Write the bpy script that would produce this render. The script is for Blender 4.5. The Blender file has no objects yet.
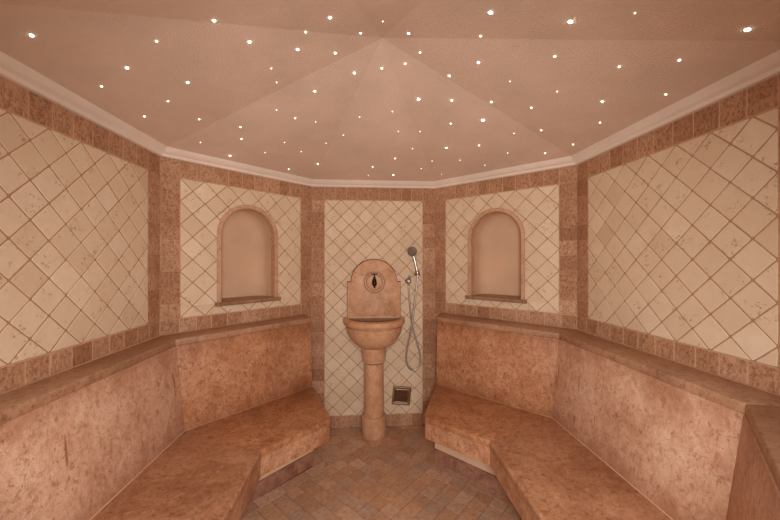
import bpy, bmesh, math, random
from math import sin, cos, pi, sqrt, atan2
from mathutils import Vector, Matrix
random.seed(7)
scene = bpy.context.scene
col = scene.collection
S2 = sqrt(0.5)
V = Vector

# ------------------------------------------------------------------ helpers
def link(name, bm, mats, parent=None, smooth=False, auto=None):
    bmesh.ops.recalc_face_normals(bm, faces=bm.faces[:])
    me = bpy.data.meshes.new(name)
    if smooth:
        for f in bm.faces: f.smooth = True
    if auto is not None:
        for e in bm.edges:
            if len(e.link_faces) == 2 and e.calc_face_angle(0) > auto: e.smooth = False
    bm.to_mesh(me); bm.free()
    for m in (mats if isinstance(mats, (list, tuple)) else [mats]): me.materials.append(m)
    o = bpy.data.objects.new(name, me); col.objects.link(o)
    if parent is not None:
        o.parent = parent
        me.transform(Matrix.Translation(-world_loc(parent)))
    return o

def world_loc(o):
    v = V(o.location)
    while o.parent is not None:
        o = o.parent; v = v + V(o.location)
    return v

def thing(name, label, cat, loc, group=None):
    o = bpy.data.objects.new(name, None); col.objects.link(o)
    o.location = loc; o.empty_display_size = 0.05
    o['label'] = label; o['category'] = cat
    if group: o['group'] = group
    return o

def struct(o):
    o['kind'] = 'structure'; return o

def poly_clip(poly, a, b, c):
    """keep the part of poly where a*x+b*y<=c"""
    out = []
    n = len(poly)
    for i in range(n):
        p, q = poly[i], poly[(i+1) % n]
        dp, dq = a*p[0]+b*p[1]-c, a*q[0]+b*q[1]-c
        if dp <= 0: out.append(p)
        if (dp < 0 < dq) or (dq < 0 < dp):
            t = dp/(dp-dq); out.append((p[0]+t*(q[0]-p[0]), p[1]+t*(q[1]-p[1])))
    return out

def area2(p):
    return 0.5*sum(p[i][0]*p[(i+1) % len(p)][1]-p[(i+1) % len(p)][0]*p[i][1] for i in range(len(p)))

def inset_convex(poly, d):
    if area2(poly) < 0: poly = poly[::-1]
    poly = [p for i, p in enumerate(poly) if math.hypot(p[0]-poly[i-1][0], p[1]-poly[i-1][1]) > 2e-4]
    if len(poly) < 3: return []
    out = poly
    n = len(poly)
    for i in range(n):
        p, q = poly[i], poly[(i+1) % n]
        ex, ey = q[0]-p[0], q[1]-p[1]; L = math.hypot(ex, ey)
        if L < 1e-6: continue
        nx, ny = ey/L, -ex/L
        out = poly_clip(out, nx, ny, nx*p[0]+ny*p[1]-d)
        if len(out) < 3: return []
    return out

def tumble(poly, step, amp, rnd, rad=0.006):
    """soften corners and wobble the edges like worn stone"""
    q = []
    for p in poly:
        if not q or math.hypot(p[0]-q[-1][0], p[1]-q[-1][1]) > 1.2e-3: q.append(p)
    if len(q) > 3 and math.hypot(q[0][0]-q[-1][0], q[0][1]-q[-1][1]) <= 1.2e-3: q.pop()
    poly = q
    n = len(poly); pts = []
    for i in range(n):
        p0, p, p1 = poly[i-1], poly[i], poly[(i+1) % n]
        a = math.hypot(p0[0]-p[0], p0[1]-p[1]); b = math.hypot(p1[0]-p[0], p1[1]-p[1])
        r = min(rad, a*.3, b*.3)
        if a < 1e-5 or b < 1e-5: continue
        pts.append((p[0]+(p0[0]-p[0])/a*r, p[1]+(p0[1]-p[1])/a*r))
        k = r*.28
        pts.append((p[0]+(p0[0]-p[0])/a*k*.9+(p1[0]-p[0])/b*k*.9, p[1]+(p0[1]-p[1])/a*k*.9+(p1[1]-p[1])/b*k*.9))
        pts.append((p[0]+(p1[0]-p[0])/b*r, p[1]+(p1[1]-p[1])/b*r))
    out = []
    for i in range(len(pts)):
        p, q = pts[i], pts[(i+1) % len(pts)]
        L = math.hypot(q[0]-p[0], q[1]-p[1]); k = max(1, int(L/step))
        for j in range(k):
            t = j/k; out.append((p[0]+(q[0]-p[0])*t + rnd.uniform(-amp, amp), p[1]+(q[1]-p[1])*t + rnd.uniform(-amp, amp)))
    return out

def tile_mesh(polys, frame, name, mat, parent, depth=.006, bev=.0022, lift=.0007, tones=None, seed=1, rad=.006, amp=.0006, step=.016, push=None):
    """polys: convex 2-D outlines in a wall frame; frame(s, t, d) gives the 3-D point, d = height over the face (0 = face)."""
    rnd = random.Random(seed)
    bm = bmesh.new(); lay = bm.loops.layers.float_color.new('tint')
    for poly in polys:
        if len(poly) < 3 or abs(area2(poly)) < 2.5e-5: continue
        if area2(poly) < 0: poly = poly[::-1]
        P = tumble(poly, step, amp, rnd, rad)
        if push: P = push(P)
        if abs(area2(P)) < 1e-4: continue
        cx = sum(p[0] for p in P)/len(P); cy = sum(p[1] for p in P)/len(P)
        h = rnd.uniform(-lift, lift); gx = rnd.uniform(-.012, .012); gy = rnd.uniform(-.012, .012)
        def dd(p): return h+(p[0]-cx)*gx+(p[1]-cy)*gy
        def shrink(p, k):
            L = math.hypot(p[0]-cx, p[1]-cy)+1e-9
            return (p[0]-(p[0]-cx)/L*k, p[1]-(p[1]-cy)/L*k)
        rings = [[(p, -depth) for p in P], [(p, dd(p)-bev) for p in P],
                 [(shrink(p, bev*.45), dd(p)-bev*.35) for p in P], [(shrink(p, bev*1.5), dd(p)) for p in P]]
        vs = [[bm.verts.new(frame(p[0], p[1], d)) for p, d in r] for r in rings]
        c = tones(rnd) if tones else rnd.random()
        tint = (c, rnd.random(), rnd.random(), 1)
        fs = []
        m = len(P)
        for a, b in zip(vs, vs[1:]):
            for i in range(m): fs.append(bm.faces.new((a[i], a[(i+1) % m], b[(i+1) % m], b[i])))
        fs.append(bm.faces.new(vs[-1])); fs.append(bm.faces.new(vs[0][::-1]))
        for f in fs:
            for l in f.loops: l[lay] = tint
    return link(name, bm, mat, parent)

def prism(bm, poly, z0, z1):
    a = [bm.verts.new((p[0], p[1], z0)) for p in poly]; b = [bm.verts.new((p[0], p[1], z1)) for p in poly]
    n = len(poly)
    bm.faces.new(a[::-1]); bm.faces.new(b)
    for i in range(n): bm.faces.new((a[i], a[(i+1) % n], b[(i+1) % n], b[i]))
    return a, b

def bevel(bm, edges, w, seg=3):
    bmesh.ops.bevel(bm, geom=list(edges), offset=w, offset_type='OFFSET', segments=seg, profile=.5, affect='EDGES', clamp_overlap=True)

def slab(name, poly, z0, z1, mat, parent, nose=(), r=.016, soft=.003):
    """stone slab; nose = indexes of the outline edges whose upper arris is rounded over"""
    bm = bmesh.new(); a, b = prism(bm, poly, z0, z1); n = len(poly)
    bm.edges.ensure_lookup_table()
    es = []
    for i in nose:
        for e in bm.edges:
            if set(e.verts) == {b[i], b[(i+1) % n]}: es.append(e)
    if es: bevel(bm, es, r, 5)
    if soft:
        es = [e for e in bm.edges if len(e.link_faces) == 2 and e.calc_face_angle(0) > .6]
        bevel(bm, es, soft, 2)
    return link(name, bm, mat, parent, smooth=True, auto=.5)

def lathe(bm, prof, center, axis='z', seg=48, cap0=True, cap1=True):
    c = V(center); rings = []
    for r, h in prof:
        ring = []
        for k in range(seg):
            a = 2*pi*k/seg
            if axis == 'z': v = V((r*cos(a), r*sin(a), h))
            elif axis == 'y': v = V((r*cos(a), h, r*sin(a)))
            else: v = V((h, r*cos(a), r*sin(a)))
            ring.append(bm.verts.new(c+v))
        rings.append(ring)
    for a, b in zip(rings, rings[1:]):
        for k in range(seg): bm.faces.new((a[k], a[(k+1) % seg], b[(k+1) % seg], b[k]))
    if cap0: bm.faces.new(rings[0][::-1])
    if cap1: bm.faces.new(rings[-1])

def lathe_dir(bm, prof, center, d, seg=32):
    """profile (radius, distance) turned about direction d"""
    d = V(d).normalized(); u = d.orthogonal().normalized(); w = d.cross(u)
    rings = []
    for r, h in prof:
        rings.append([bm.verts.new(V(center)+d*h+(u*cos(2*pi*k/seg)+w*sin(2*pi*k/seg))*r) for k in range(seg)])
    for a, b in zip(rings, rings[1:]):
        for k in range(seg): bm.faces.new((a[k], a[(k+1) % seg], b[(k+1) % seg], b[k]))
    bm.faces.new(rings[0][::-1]); bm.faces.new(rings[-1])

def spline(pts, n=10):
    P = [V(p) for p in pts]; P = [P[0]*2-P[1]]+P+[P[-1]*2-P[-2]]; out = []
    for i in range(1, len(P)-2):
        p0, p1, p2, p3 = P[i-1:i+3]
        for k in range(n):
            t = k/n
            out.append(.5*((2*p1)+(p2-p0)*t+(2*p0-5*p1+4*p2-p3)*t*t+(3*p1-p0-3*p2+p3)*t**3))
    out.append(P[-2]); return out

def tube(bm, path, rad, seg=12):
    path = [V(p) for p in path]; rings = []; u = None
    for i, p in enumerate(path):
        t = (path[min(i+1, len(path)-1)]-path[max(i-1, 0)]).normalized()
        if u is None: u = t.orthogonal().normalized()
        u = (u-t*u.dot(t)).normalized(); w = t.cross(u)
        r = rad(i/(len(path)-1)) if callable(rad) else rad
        rings.append([bm.verts.new(p+(u*cos(2*pi*k/seg)+w*sin(2*pi*k/seg))*r) for k in range(seg)])
    for a, b in zip(rings, rings[1:]):
        for k in range(seg): bm.faces.new((a[k], a[(k+1) % seg], b[(k+1) % seg], b[k]))
    bm.faces.new(rings[0][::-1]); bm.faces.new(rings[-1])

# ------------------------------------------------------------------ materials
def lin(r, g, b):
    f = lambda c: (c/255/12.92) if c/255 <= .04045 else ((c/255+.055)/1.055)**2.4
    return (f(r), f(g), f(b), 1)

class NT:
    def __init__(s, name, rough=.6, spec=.3):
        s.m = bpy.data.materials.new(name); s.m.use_nodes = True
        s.t = s.m.node_tree; s.n = s.t.nodes; s.b = s.n['Principled BSDF']
        s.b.inputs['Roughness'].default_value = rough
        s.b.inputs['Specular IOR Level'].default_value = spec
        tc = s.n.new('ShaderNodeTexCoord'); s.co = tc.outputs['Object']
    def L(s, a, b): s.t.links.new(a, b)
    def map(s, scale=(1, 1, 1), rot=(0, 0, 0)):
        m = s.n.new('ShaderNodeMapping'); m.inputs['Scale'].default_value = scale; m.inputs['Rotation'].default_value = rot
        s.L(s.co, m.inputs['Vector']); return m.outputs[0]
    def noise(s, scale, detail=4, rough=.6, vec=None, dist=0.):
        x = s.n.new('ShaderNodeTexNoise'); x.inputs['Scale'].default_value = scale; x.inputs['Detail'].default_value = detail
        x.inputs['Roughness'].default_value = rough; x.inputs['Distortion'].default_value = dist
        s.L(vec or s.co, x.inputs['Vector']); return x.outputs['Fac']
    def voro(s, scale, feat='F1', vec=None, out='Distance', rnd=1.):
        x = s.n.new('ShaderNodeTexVoronoi'); x.feature = feat; x.inputs['Scale'].default_value = scale
        x.inputs['Randomness'].default_value = rnd
        s.L(vec or s.co, x.inputs['Vector']); return x.outputs[out]
    def warp(s, vec, scale, amt):
        x = s.n.new('ShaderNodeTexNoise'); x.inputs['Scale'].default_value = scale; x.inputs['Detail'].default_value = 3
        s.L(s.co, x.inputs['Vector'])
        a = s.n.new('ShaderNodeVectorMath'); a.operation = 'SUBTRACT'; s.L(x.outputs['Color'], a.inputs[0]); a.inputs[1].default_value = (.5, .5, .5)
        b = s.n.new('ShaderNodeVectorMath'); b.operation = 'SCALE'; s.L(a.outputs[0], b.inputs[0]); b.inputs['Scale'].default_value = amt
        c = s.n.new('ShaderNodeVectorMath'); c.operation = 'ADD'; s.L(vec, c.inputs[0]); s.L(b.outputs[0], c.inputs[1]); return c.outputs[0]
    def ramp(s, fac, stops):
        r = s.n.new('ShaderNodeValToRGB'); e = r.color_ramp.elements
        e[0].position, e[0].color = stops[0]; e[1].position, e[1].color = stops[-1]
        for p, c in stops[1:-1]:
            k = e.new(p); k.color = c
        s.L(fac, r.inputs[0]); return r.outputs[0]
    def mix(s, fac, a, b, mode='MIX'):
        x = s.n.new('ShaderNodeMix'); x.data_type = 'RGBA'; x.blend_type = mode
        if isinstance(fac, (int, float)): x.inputs[0].default_value = fac
        else: s.L(fac, x.inputs[0])
        for v, i in ((a, 6), (b, 7)):
            if isinstance(v, tuple): x.inputs[i].default_value = v
            else: s.L(v, x.inputs[i])
        return x.outputs[2]
    def attr(s, name='tint'):
        a = s.n.new('ShaderNodeAttribute'); a.attribute_name = name
        q = s.n.new('ShaderNodeSeparateColor'); s.L(a.outputs['Color'], q.inputs[0]); return q.outputs
    def math(s, op, a, b=None):
        x = s.n.new('ShaderNodeMath'); x.operation = op
        for v, i in ((a, 0), (b, 1)):
            if v is None: continue
            if isinstance(v, (int, float)): x.inputs[i].default_value = v
            else: s.L(v, x.inputs[i])
        return x.outputs[0]
    def bump(s, h, strength=.3, dist=.002, prev=None):
        x = s.n.new('ShaderNodeBump'); x.inputs['Strength'].default_value = strength; x.inputs['Distance'].default_value = dist
        s.L(h, x.inputs['Height'])
        if prev is not None: s.L(prev, x.inputs['Normal'])
        return x.outputs[0]
    def done(s, color, normal=None):
        if isinstance(color, tuple): s.b.inputs['Base Color'].default_value = color
        else: s.L(color, s.b.inputs['Base Color'])
        if normal is not None: s.L(normal, s.b.inputs['Normal'])
        return s.m

BLK, WHT = (0, 0, 0, 1), (1, 1, 1, 1)

def mat_cream_tile():
    k = NT('cream tumbled travertine', .62, .25); t = k.attr()
    base = k.ramp(t[0], [(0, lin(214, 189, 160)), (.5, lin(227, 205, 177)), (1, lin(238, 219, 194))])
    v = k.warp(k.map((1, 1, 1)), 9, .05)
    cl = k.noise(14, 5, .6, v)
    c = k.mix(k.ramp(cl, [(.35, BLK), (.75, (.32, .32, .32, 1))]), base, lin(208, 176, 148))
    st = k.noise(60, 4, .7, k.map((.5, .5, 1.6)))
    c = k.mix(k.ramp(st, [(.55, BLK), (.8, (.22, .22, .22, 1))]), c, lin(194, 156, 124))
    # pits: small clustered voids
    pit = k.noise(80, 3, .6, v, .6); cluster = k.noise(11, 3, .6)
    pm = k.math('MULTIPLY', k.ramp(pit, [(.56, BLK), (.64, WHT)]), k.ramp(cluster, [(.53, BLK), (.6, WHT)]))
    c = k.mix(k.math('MULTIPLY', pm, .75), c, lin(168, 128, 96))
    h = k.math('SUBTRACT', k.noise(45, 4), k.math('MULTIPLY', pm, 1.2))
    return k.done(c, k.bump(h, .35, .002))

def mat_red_tile():
    k = NT('red travertine border tile', .6, .25); t = k.attr()
    base = k.ramp(t[0], [(0, lin(172, 128, 98)), (.5, lin(194, 150, 118)), (1, lin(210, 170, 140))])
    v = k.warp(k.map((1, 1, .55)), 12, .06)
    n = k.noise(85, 6, .75, v)
    c = k.mix(k.ramp(n, [(.4, (.68, .68, .68, 1)), (.55, BLK)]), base, lin(124, 72, 42))
    n2 = k.noise(120, 4, .7, k.map((1, 1, .4)))
    c = k.mix(k.ramp(n2, [(.55, BLK), (.75, (.5, .5, .5, 1))]), c, lin(216, 174, 142))
    big = k.noise(5.5, 3, .6)
    c = k.mix(k.ramp(big, [(.45, BLK), (.72, (.4, .4, .4, 1))]), c, lin(136, 90, 64))
    pit = k.noise(110, 2, .5, v)
    c = k.mix(k.ramp(pit, [(.64, BLK), (.72, (.75, .75, .75, 1))]), c, lin(104, 64, 44))
    return k.done(c, k.bump(k.noise(90, 4), .3, .002))

def mat_bench(name, a, b, c_, dark, vein, rough=.42, stain=.7, curl=.5, edges=0., pale=.34, streak=0.):
    k = NT(name, rough, .35)
    v = k.warp(k.map((1, 1, 1)), 4, .16)
    n = k.noise(4.5, 7, .68, v)
    c = k.ramp(n, [(.3, a), (.5, b), (.68, c_)])
    # cloudy pebbles
    e = k.voro(48, 'SMOOTH_F1', k.warp(k.map((1, 1, .75)), 24, .045))
    c = k.mix(k.ramp(e, [(.15, (pale, pale, pale, 1)), (.55, BLK)]), c, vein)
    n2 = k.noise(46, 5, .72, k.warp(k.map((1, 1, .7)), 16, .06), .5)
    c = k.mix(k.ramp(n2, [(.52, BLK), (.66, (.72, .72, .72, 1))]), c, dark)
    c = k.mix(k.ramp(n2, [(.28, (.6, .6, .6, 1)), (.44, BLK)]), c, vein)
    # curling filaments, dark and pale
    for sc, colr, w_, amt in ((10, dark, .010, curl*.7), (22, vein, .035, curl), (36, vein, .045, curl*.9), (66, dark, .05, curl*.6)):
        m = k.math('ABSOLUTE', k.math('SUBTRACT', k.noise(sc, 3, .55, k.warp(k.map((1, 1, 1)), sc*.8, .05), .6), .5))
        gate = k.ramp(k.noise(sc*.45, 2, .5), [(.46, BLK), (.6, (amt, amt, amt, 1))])
        c = k.mix(k.math('MULTIPLY', k.ramp(m, [(0, WHT), (w_, BLK)]), gate), c, colr)
    # worn stains
    s = k.noise(2.6, 6, .72, k.warp(k.map((1, 1, .7)), 3.5, .3))
    c = k.mix(k.ramp(s, [(.5, BLK), (.7, (stain, stain, stain, 1))]), c, dark)
    if edges:      # damp staining along the upper and lower rims of a panel
        z = k.n.new('ShaderNodeSeparateXYZ'); k.L(k.co, z.inputs[0])
        zz = k.math('ADD', z.outputs[2], k.math('MULTIPLY', k.math('SUBTRACT', k.noise(9, 5, .7, k.map((1, 1, .35))), .5), .34))
        up = k.ramp(zz, [(.86, BLK), (.97, (edges, edges, edges, 1))]); lo = k.ramp(zz, [(.47, (edges, edges, edges, 1)), (.58, BLK)])
        c = k.mix(k.math('MAXIMUM', up, lo), c, dark)
    if streak:     # thin vertical cracks
        q = k.noise(1., 3, .55, k.warp(k.map((26, 26, 2.2)), 3, 1.2))
        c = k.mix(k.ramp(q, [(.66, BLK), (.71, (streak, streak, streak, 1))]), c, dark)
    # little open pits
    p = k.noise(105, 2, .5, k.map((1, 1, .6)), .5)
    c = k.mix(k.ramp(p, [(.64, BLK), (.7, (.6, .6, .6, 1))]), c, tuple(x*.6 for x in dark[:3])+(1,))
    hgt = k.math('ADD', k.noise(90, 5, .7), k.math('MULTIPLY', e, .8))
    return k.done(c, k.bump(hgt, .35, .002))

def mat_fountain():
    k = NT('rosy beige marble', .45, .35)
    v = k.warp(k.map((1, 1, 1)), 6, .1)
    n = k.noise(9, 6, .65, v)
    c = k.ramp(n, [(.3, lin(186, 136, 102)), (.5, lin(210, 162, 126)), (.72, lin(224, 182, 148))])
    f = k.noise(26, 5, .7, k.warp(k.map((1, 1, .6)), 8, .12), .6)
    c = k.mix(k.ramp(f, [(.58, BLK), (.72, (.5, .5, .5, 1))]), c, lin(160, 100, 68))
    e = k.voro(9, 'DISTANCE_TO_EDGE', k.warp(k.map((1, 1, 1)), 7, .2))
    c = k.mix(k.ramp(e, [(0, (.45, .45, .45, 1)), (.03, BLK)]), c, lin(150, 92, 62))
    return k.done(c, k.bump(k.noise(60, 3), .1, .001))

def mat_floor():
    k = NT('mixed travertine floor tile', .5, .3); t = k.attr()
    c = k.ramp(t[0], [(0, lin(186, 144, 114)), (.25, lin(198, 154, 122)), (.45, lin(212, 166, 132)), (.6, lin(190, 156, 132)), (.75, lin(216, 174, 144)), (.9, lin(184, 156, 138)), (1, lin(220, 180, 152))])
    n = k.noise(40, 6, .75, k.warp(k.map((1, 1, 1)), 14, .05))
    c = k.mix(k.ramp(n, [(.45, BLK), (.68, (.6, .6, .6, 1))]), c, lin(140, 98, 70))
    big = k.noise(2.2, 4, .6)
    c = k.mix(k.ramp(big, [(.45, BLK), (.7, (.4, .4, .4, 1))]), c, lin(160, 118, 86))
    return k.done(c, k.bump(k.noise(80, 4), .2, .002))

def mat_plaster(name, rgb, bump_scale, bump_s, rough=.9, dist=.004):
    k = NT(name, rough, .12)
    n = k.noise(3, 4, .6)
    d = tuple(x*.94 for x in rgb)
    c = k.mix(k.ramp(n, [(.35, BLK), (.7, WHT)]), lin(*d), lin(*rgb))
    h = k.noise(bump_scale, 3, .65, None, .3)
    return k.done(c, k.bump(h, bump_s, dist))

def mat_plain(name, rgb, rough=.6, metal=0., spec=.3):
    k = NT(name, rough, spec); k.b.inputs['Metallic'].default_value = metal
    n = k.noise(30, 4)
    c = k.mix(k.ramp(n, [(.35, BLK), (.7, WHT)]), lin(*[x*.9 for x in rgb]), lin(*rgb))
    return k.done(c, k.bump(n, .05, .001))

M = {}
M['cream'] = mat_cream_tile()
M['red'] = mat_red_tile()
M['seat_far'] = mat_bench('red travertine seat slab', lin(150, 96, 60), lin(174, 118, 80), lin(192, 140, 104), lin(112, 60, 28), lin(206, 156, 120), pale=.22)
M['seat'] = mat_bench('rosy travertine seat slab', lin(164, 112, 78), lin(188, 136, 102), lin(206, 158, 126), lin(126, 74, 42), lin(218, 174, 144), pale=.22)
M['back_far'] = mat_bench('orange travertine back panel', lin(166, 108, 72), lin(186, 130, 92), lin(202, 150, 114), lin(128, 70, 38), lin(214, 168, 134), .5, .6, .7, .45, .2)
M['back'] = mat_bench('rosy travertine back panel', lin(190, 140, 110), lin(210, 166, 138), lin(222, 184, 160), lin(158, 104, 74), lin(234, 200, 178), .5, .5, .6, .5, .3, .9)
M['ledge'] = mat_bench('brown travertine ledge', lin(154, 114, 86), lin(178, 134, 104), lin(192, 150, 120), lin(120, 82, 58), lin(190, 152, 124), .42, .5, .4)
M['fountain'] = mat_fountain()
M['floor'] = mat_floor()
M['ceiling'] = mat_plaster('textured plaster ceiling', (242, 216, 196), 200, .75, .9, .006)
M['cornice'] = mat_plaster('painted plaster cornice', (246, 230, 216), 200, .25)
M['niche'] = mat_plaster('smooth niche plaster', (228, 192, 162), 60, .12)
M['plinth'] = mat_plaster('pale plinth plaster', (232, 196, 168), 80, .1)
M['grout'] = mat_plaster('brown grout', (186, 146, 116), 220, .3, .95)
M['grout_pale'] = mat_plaster('pale pink grout', (212, 168, 136), 220, .3, .95)
M['floor_grout'] = mat_plaster('floor grout', (150, 108, 80), 220, .3, .95)
M['bead'] = mat_plain('pale bead sealant', (206, 160, 126), .7)
M['trim'] = mat_bench('arch trim stone', lin(190, 146, 116), lin(204, 162, 132), lin(214, 174, 146), lin(166, 120, 90), lin(220, 180, 152), .55, .4, .3)
M['sill'] = mat_bench('brown sill stone', lin(142, 104, 76), lin(162, 120, 90), lin(176, 134, 104), lin(116, 78, 54), lin(184, 142, 112))
M['hollow'] = mat_plain('shaded stone hollow', (150, 104, 70), .5)  # stone tone darkened to paint the shade inside the basin
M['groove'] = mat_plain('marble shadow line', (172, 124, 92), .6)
M['shade_line'] = mat_plain('dark shade line', (112, 76, 48), .8)  # dark colour painted as shadow lines on the fountain
M['bronze'] = mat_plain('dark bronze', (62, 42, 28), .38, .85, .5)
M['chrome'] = mat_plain('brushed chrome', (190, 180, 172), .25, 1., .5)
M['hose'] = mat_plain('steel hose', (206, 198, 190), .35, .75, .5)
M['grey'] = mat_plain('grey spray plate', (128, 110, 96), .5, .2)
M['steel'] = mat_plain('tarnished steel frame', (176, 140, 112), .38, .9, .5)
M['darkglass'] = mat_plain('dark glass pane', (120, 88, 66), .14, .75, .6)
def emis(name, rgb, s):
    k = NT(name); k.b.inputs['Base Color'].default_value = (.8, .85, .75, 1)
    k.b.inputs['Emission Color'].default_value = rgb; k.b.inputs['Emission Strength'].default_value = s
    return k.m

# ------------------------------------------------------------------ room plan (metres): an octagonal steam room
# wall lines: outward normal n and distance d ( n . p = d )
LINES = {'left': ((-1, 0), 1.2548), 'back_left': ((-S2, S2), 2.3825), 'back': ((0, 1), 2.901), 'back_right': ((S2, S2), 2.484),
         'right': ((1, 0), 1.4044), 'front_right': ((S2, -S2), S2*(1.4044-.92)), 'front_left': ((-S2, -S2), S2*(1.2548-.92)), 'front': ((0, -1), -.127)}
def meet(wa, oa, wb, ob):
    """corner of two wall lines moved inward by oa / ob"""
    (a, b), d = LINES[wa]; (c, e), f = LINES[wb]; d -= oa; f -= ob
    D = a*e-b*c
    return ((d*e-b*f)/D, (a*f-d*c)/D)
RING = ['front_left', 'left', 'back_left', 'back', 'back_right', 'right', 'front_right', 'front']
C = {(RING[i], RING[(i+1) % 8]): meet(RING[i], 0, RING[(i+1) % 8], 0) for i in range(8)}
ENDS = {w: (C[(RING[i-1], w)], C[(w, RING[(i+1) % 8])]) for i, w in enumerate(RING)}
Z_BAND, Z_TOP, Z_LOW, Z_LEDGE, Z_SEAT, Z_APRON = 2.095, 1.985, 1.09, 1.0, .48, .345
W = .108
APEX = (.0745, 1.514, 2.48); Z_EAVE = 2.134

def frame_of(w):
    """s runs clockwise along the wall (left to right as seen from inside), t up, d out of the wall face"""
    (x0, y0), (x1, y1) = ENDS[w]; L = math.hypot(x1-x0, y1-y0); ux, uy = (x1-x0)/L, (y1-y0)/L
    (nx, ny), _ = LINES[w]
    return (lambda s, t, d=0.: V((x0+ux*s-nx*d, y0+uy*s-ny*d, t))), L

def diamonds(s0, s1, t0, t1, ps, pt, os, ot, gap, rnd):
    """tiles set on the diagonal inside the rectangle; (os, ot) is a grid vertex, ps / pt the diagonals"""
    out = []
    i0, i1 = int((s0-os)/ps)-2, int((s1-os)/ps)+2; j0, j1 = int((t0-ot)/pt)-2, int((t1-ot)/pt)+2
    for i in range(2*i0, 2*i1+1):
        for j in range(2*j0, 2*j1+1):
            if (i+j) % 2 == 0: continue
            cx, cy = os+i*ps/2, ot+j*pt/2
            p = [(cx-ps/2, cy), (cx, cy-pt/2), (cx+ps/2, cy), (cx, cy+pt/2)]
            for a, b, c in ((-1, 0, -s0), (1, 0, s1), (0, -1, -t0), (0, 1, t1)):
                p = poly_clip(p, a, b, c)
                if len(p) < 3: break
            if len(p) < 3 or abs(area2(p)) < 2e-4: continue
            p = inset_convex(p, gap/2+rnd.uniform(-.0004, .0006))
            if len(p) >= 3: out.append(p)
    return out

def row(s0, s1, t0, t1, n, gap, rnd, vertical=False):
    out = []
    cuts = [0.]
    for k in range(1, n): cuts.append((k+rnd.uniform(-.06, .06))/n)
    cuts.append(1.)
    for a, b in zip(cuts, cuts[1:]):
        if vertical: q = [(s0, t0+(t1-t0)*a), (s1, t0+(t1-t0)*a), (s1, t0+(t1-t0)*b), (s0, t0+(t1-t0)*b)]
        else: q = [(s0+(s1-s0)*a, t0), (s0+(s1-s0)*b, t0), (s0+(s1-s0)*b, t1), (s0+(s1-s0)*a, t1)]
        out.append(inset_convex(q, gap/2))
    return out

NICHE = {'back_left': .5605, 'back_right': .5535}     # centre along the wall
N_R, N_SPRING, N_SILL = .203, 1.638, 1.172
def arch(cx, r, zs, zb, n=24):
    return [(cx-r, zb), (cx+r, zb)]+[(cx+r*cos(pi*k/n), zs+r*sin(pi*k/n)) for k in range(n+1)]

def cut(o, w, outline, d0, d1):
    """cuts the niche opening through a wall mesh"""
    fr, _ = frame_of(w); bm = bmesh.new()
    A = [bm.verts.new(fr(p[0], p[1], d0)) for p in outline]; B = [bm.verts.new(fr(p[0], p[1], d1)) for p in outline]
    n = len(outline); bm.faces.new(A); bm.faces.new(B[::-1])
    for i in range(n): bm.faces.new((A[i], A[(i+1) % n], B[(i+1) % n], B[i]))
    bmesh.ops.remove_doubles(bm, verts=bm.verts[:], dist=1e-5)
    c = link('niche_cutter', bm, [])
    c.matrix_world = o.matrix_world
    md = o.modifiers.new('cut', 'BOOLEAN'); md.operation = 'DIFFERENCE'; md.object = c; md.solver = 'EXACT'
    dg = bpy.context.evaluated_depsgraph_get(); dg.update()
    me = bpy.data.meshes.new_from_object(o.evaluated_get(dg))
    o.modifiers.remove(md); old = o.data; o.data = me; bpy.data.meshes.remove(old)
    bpy.data.objects.remove(c)

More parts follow.
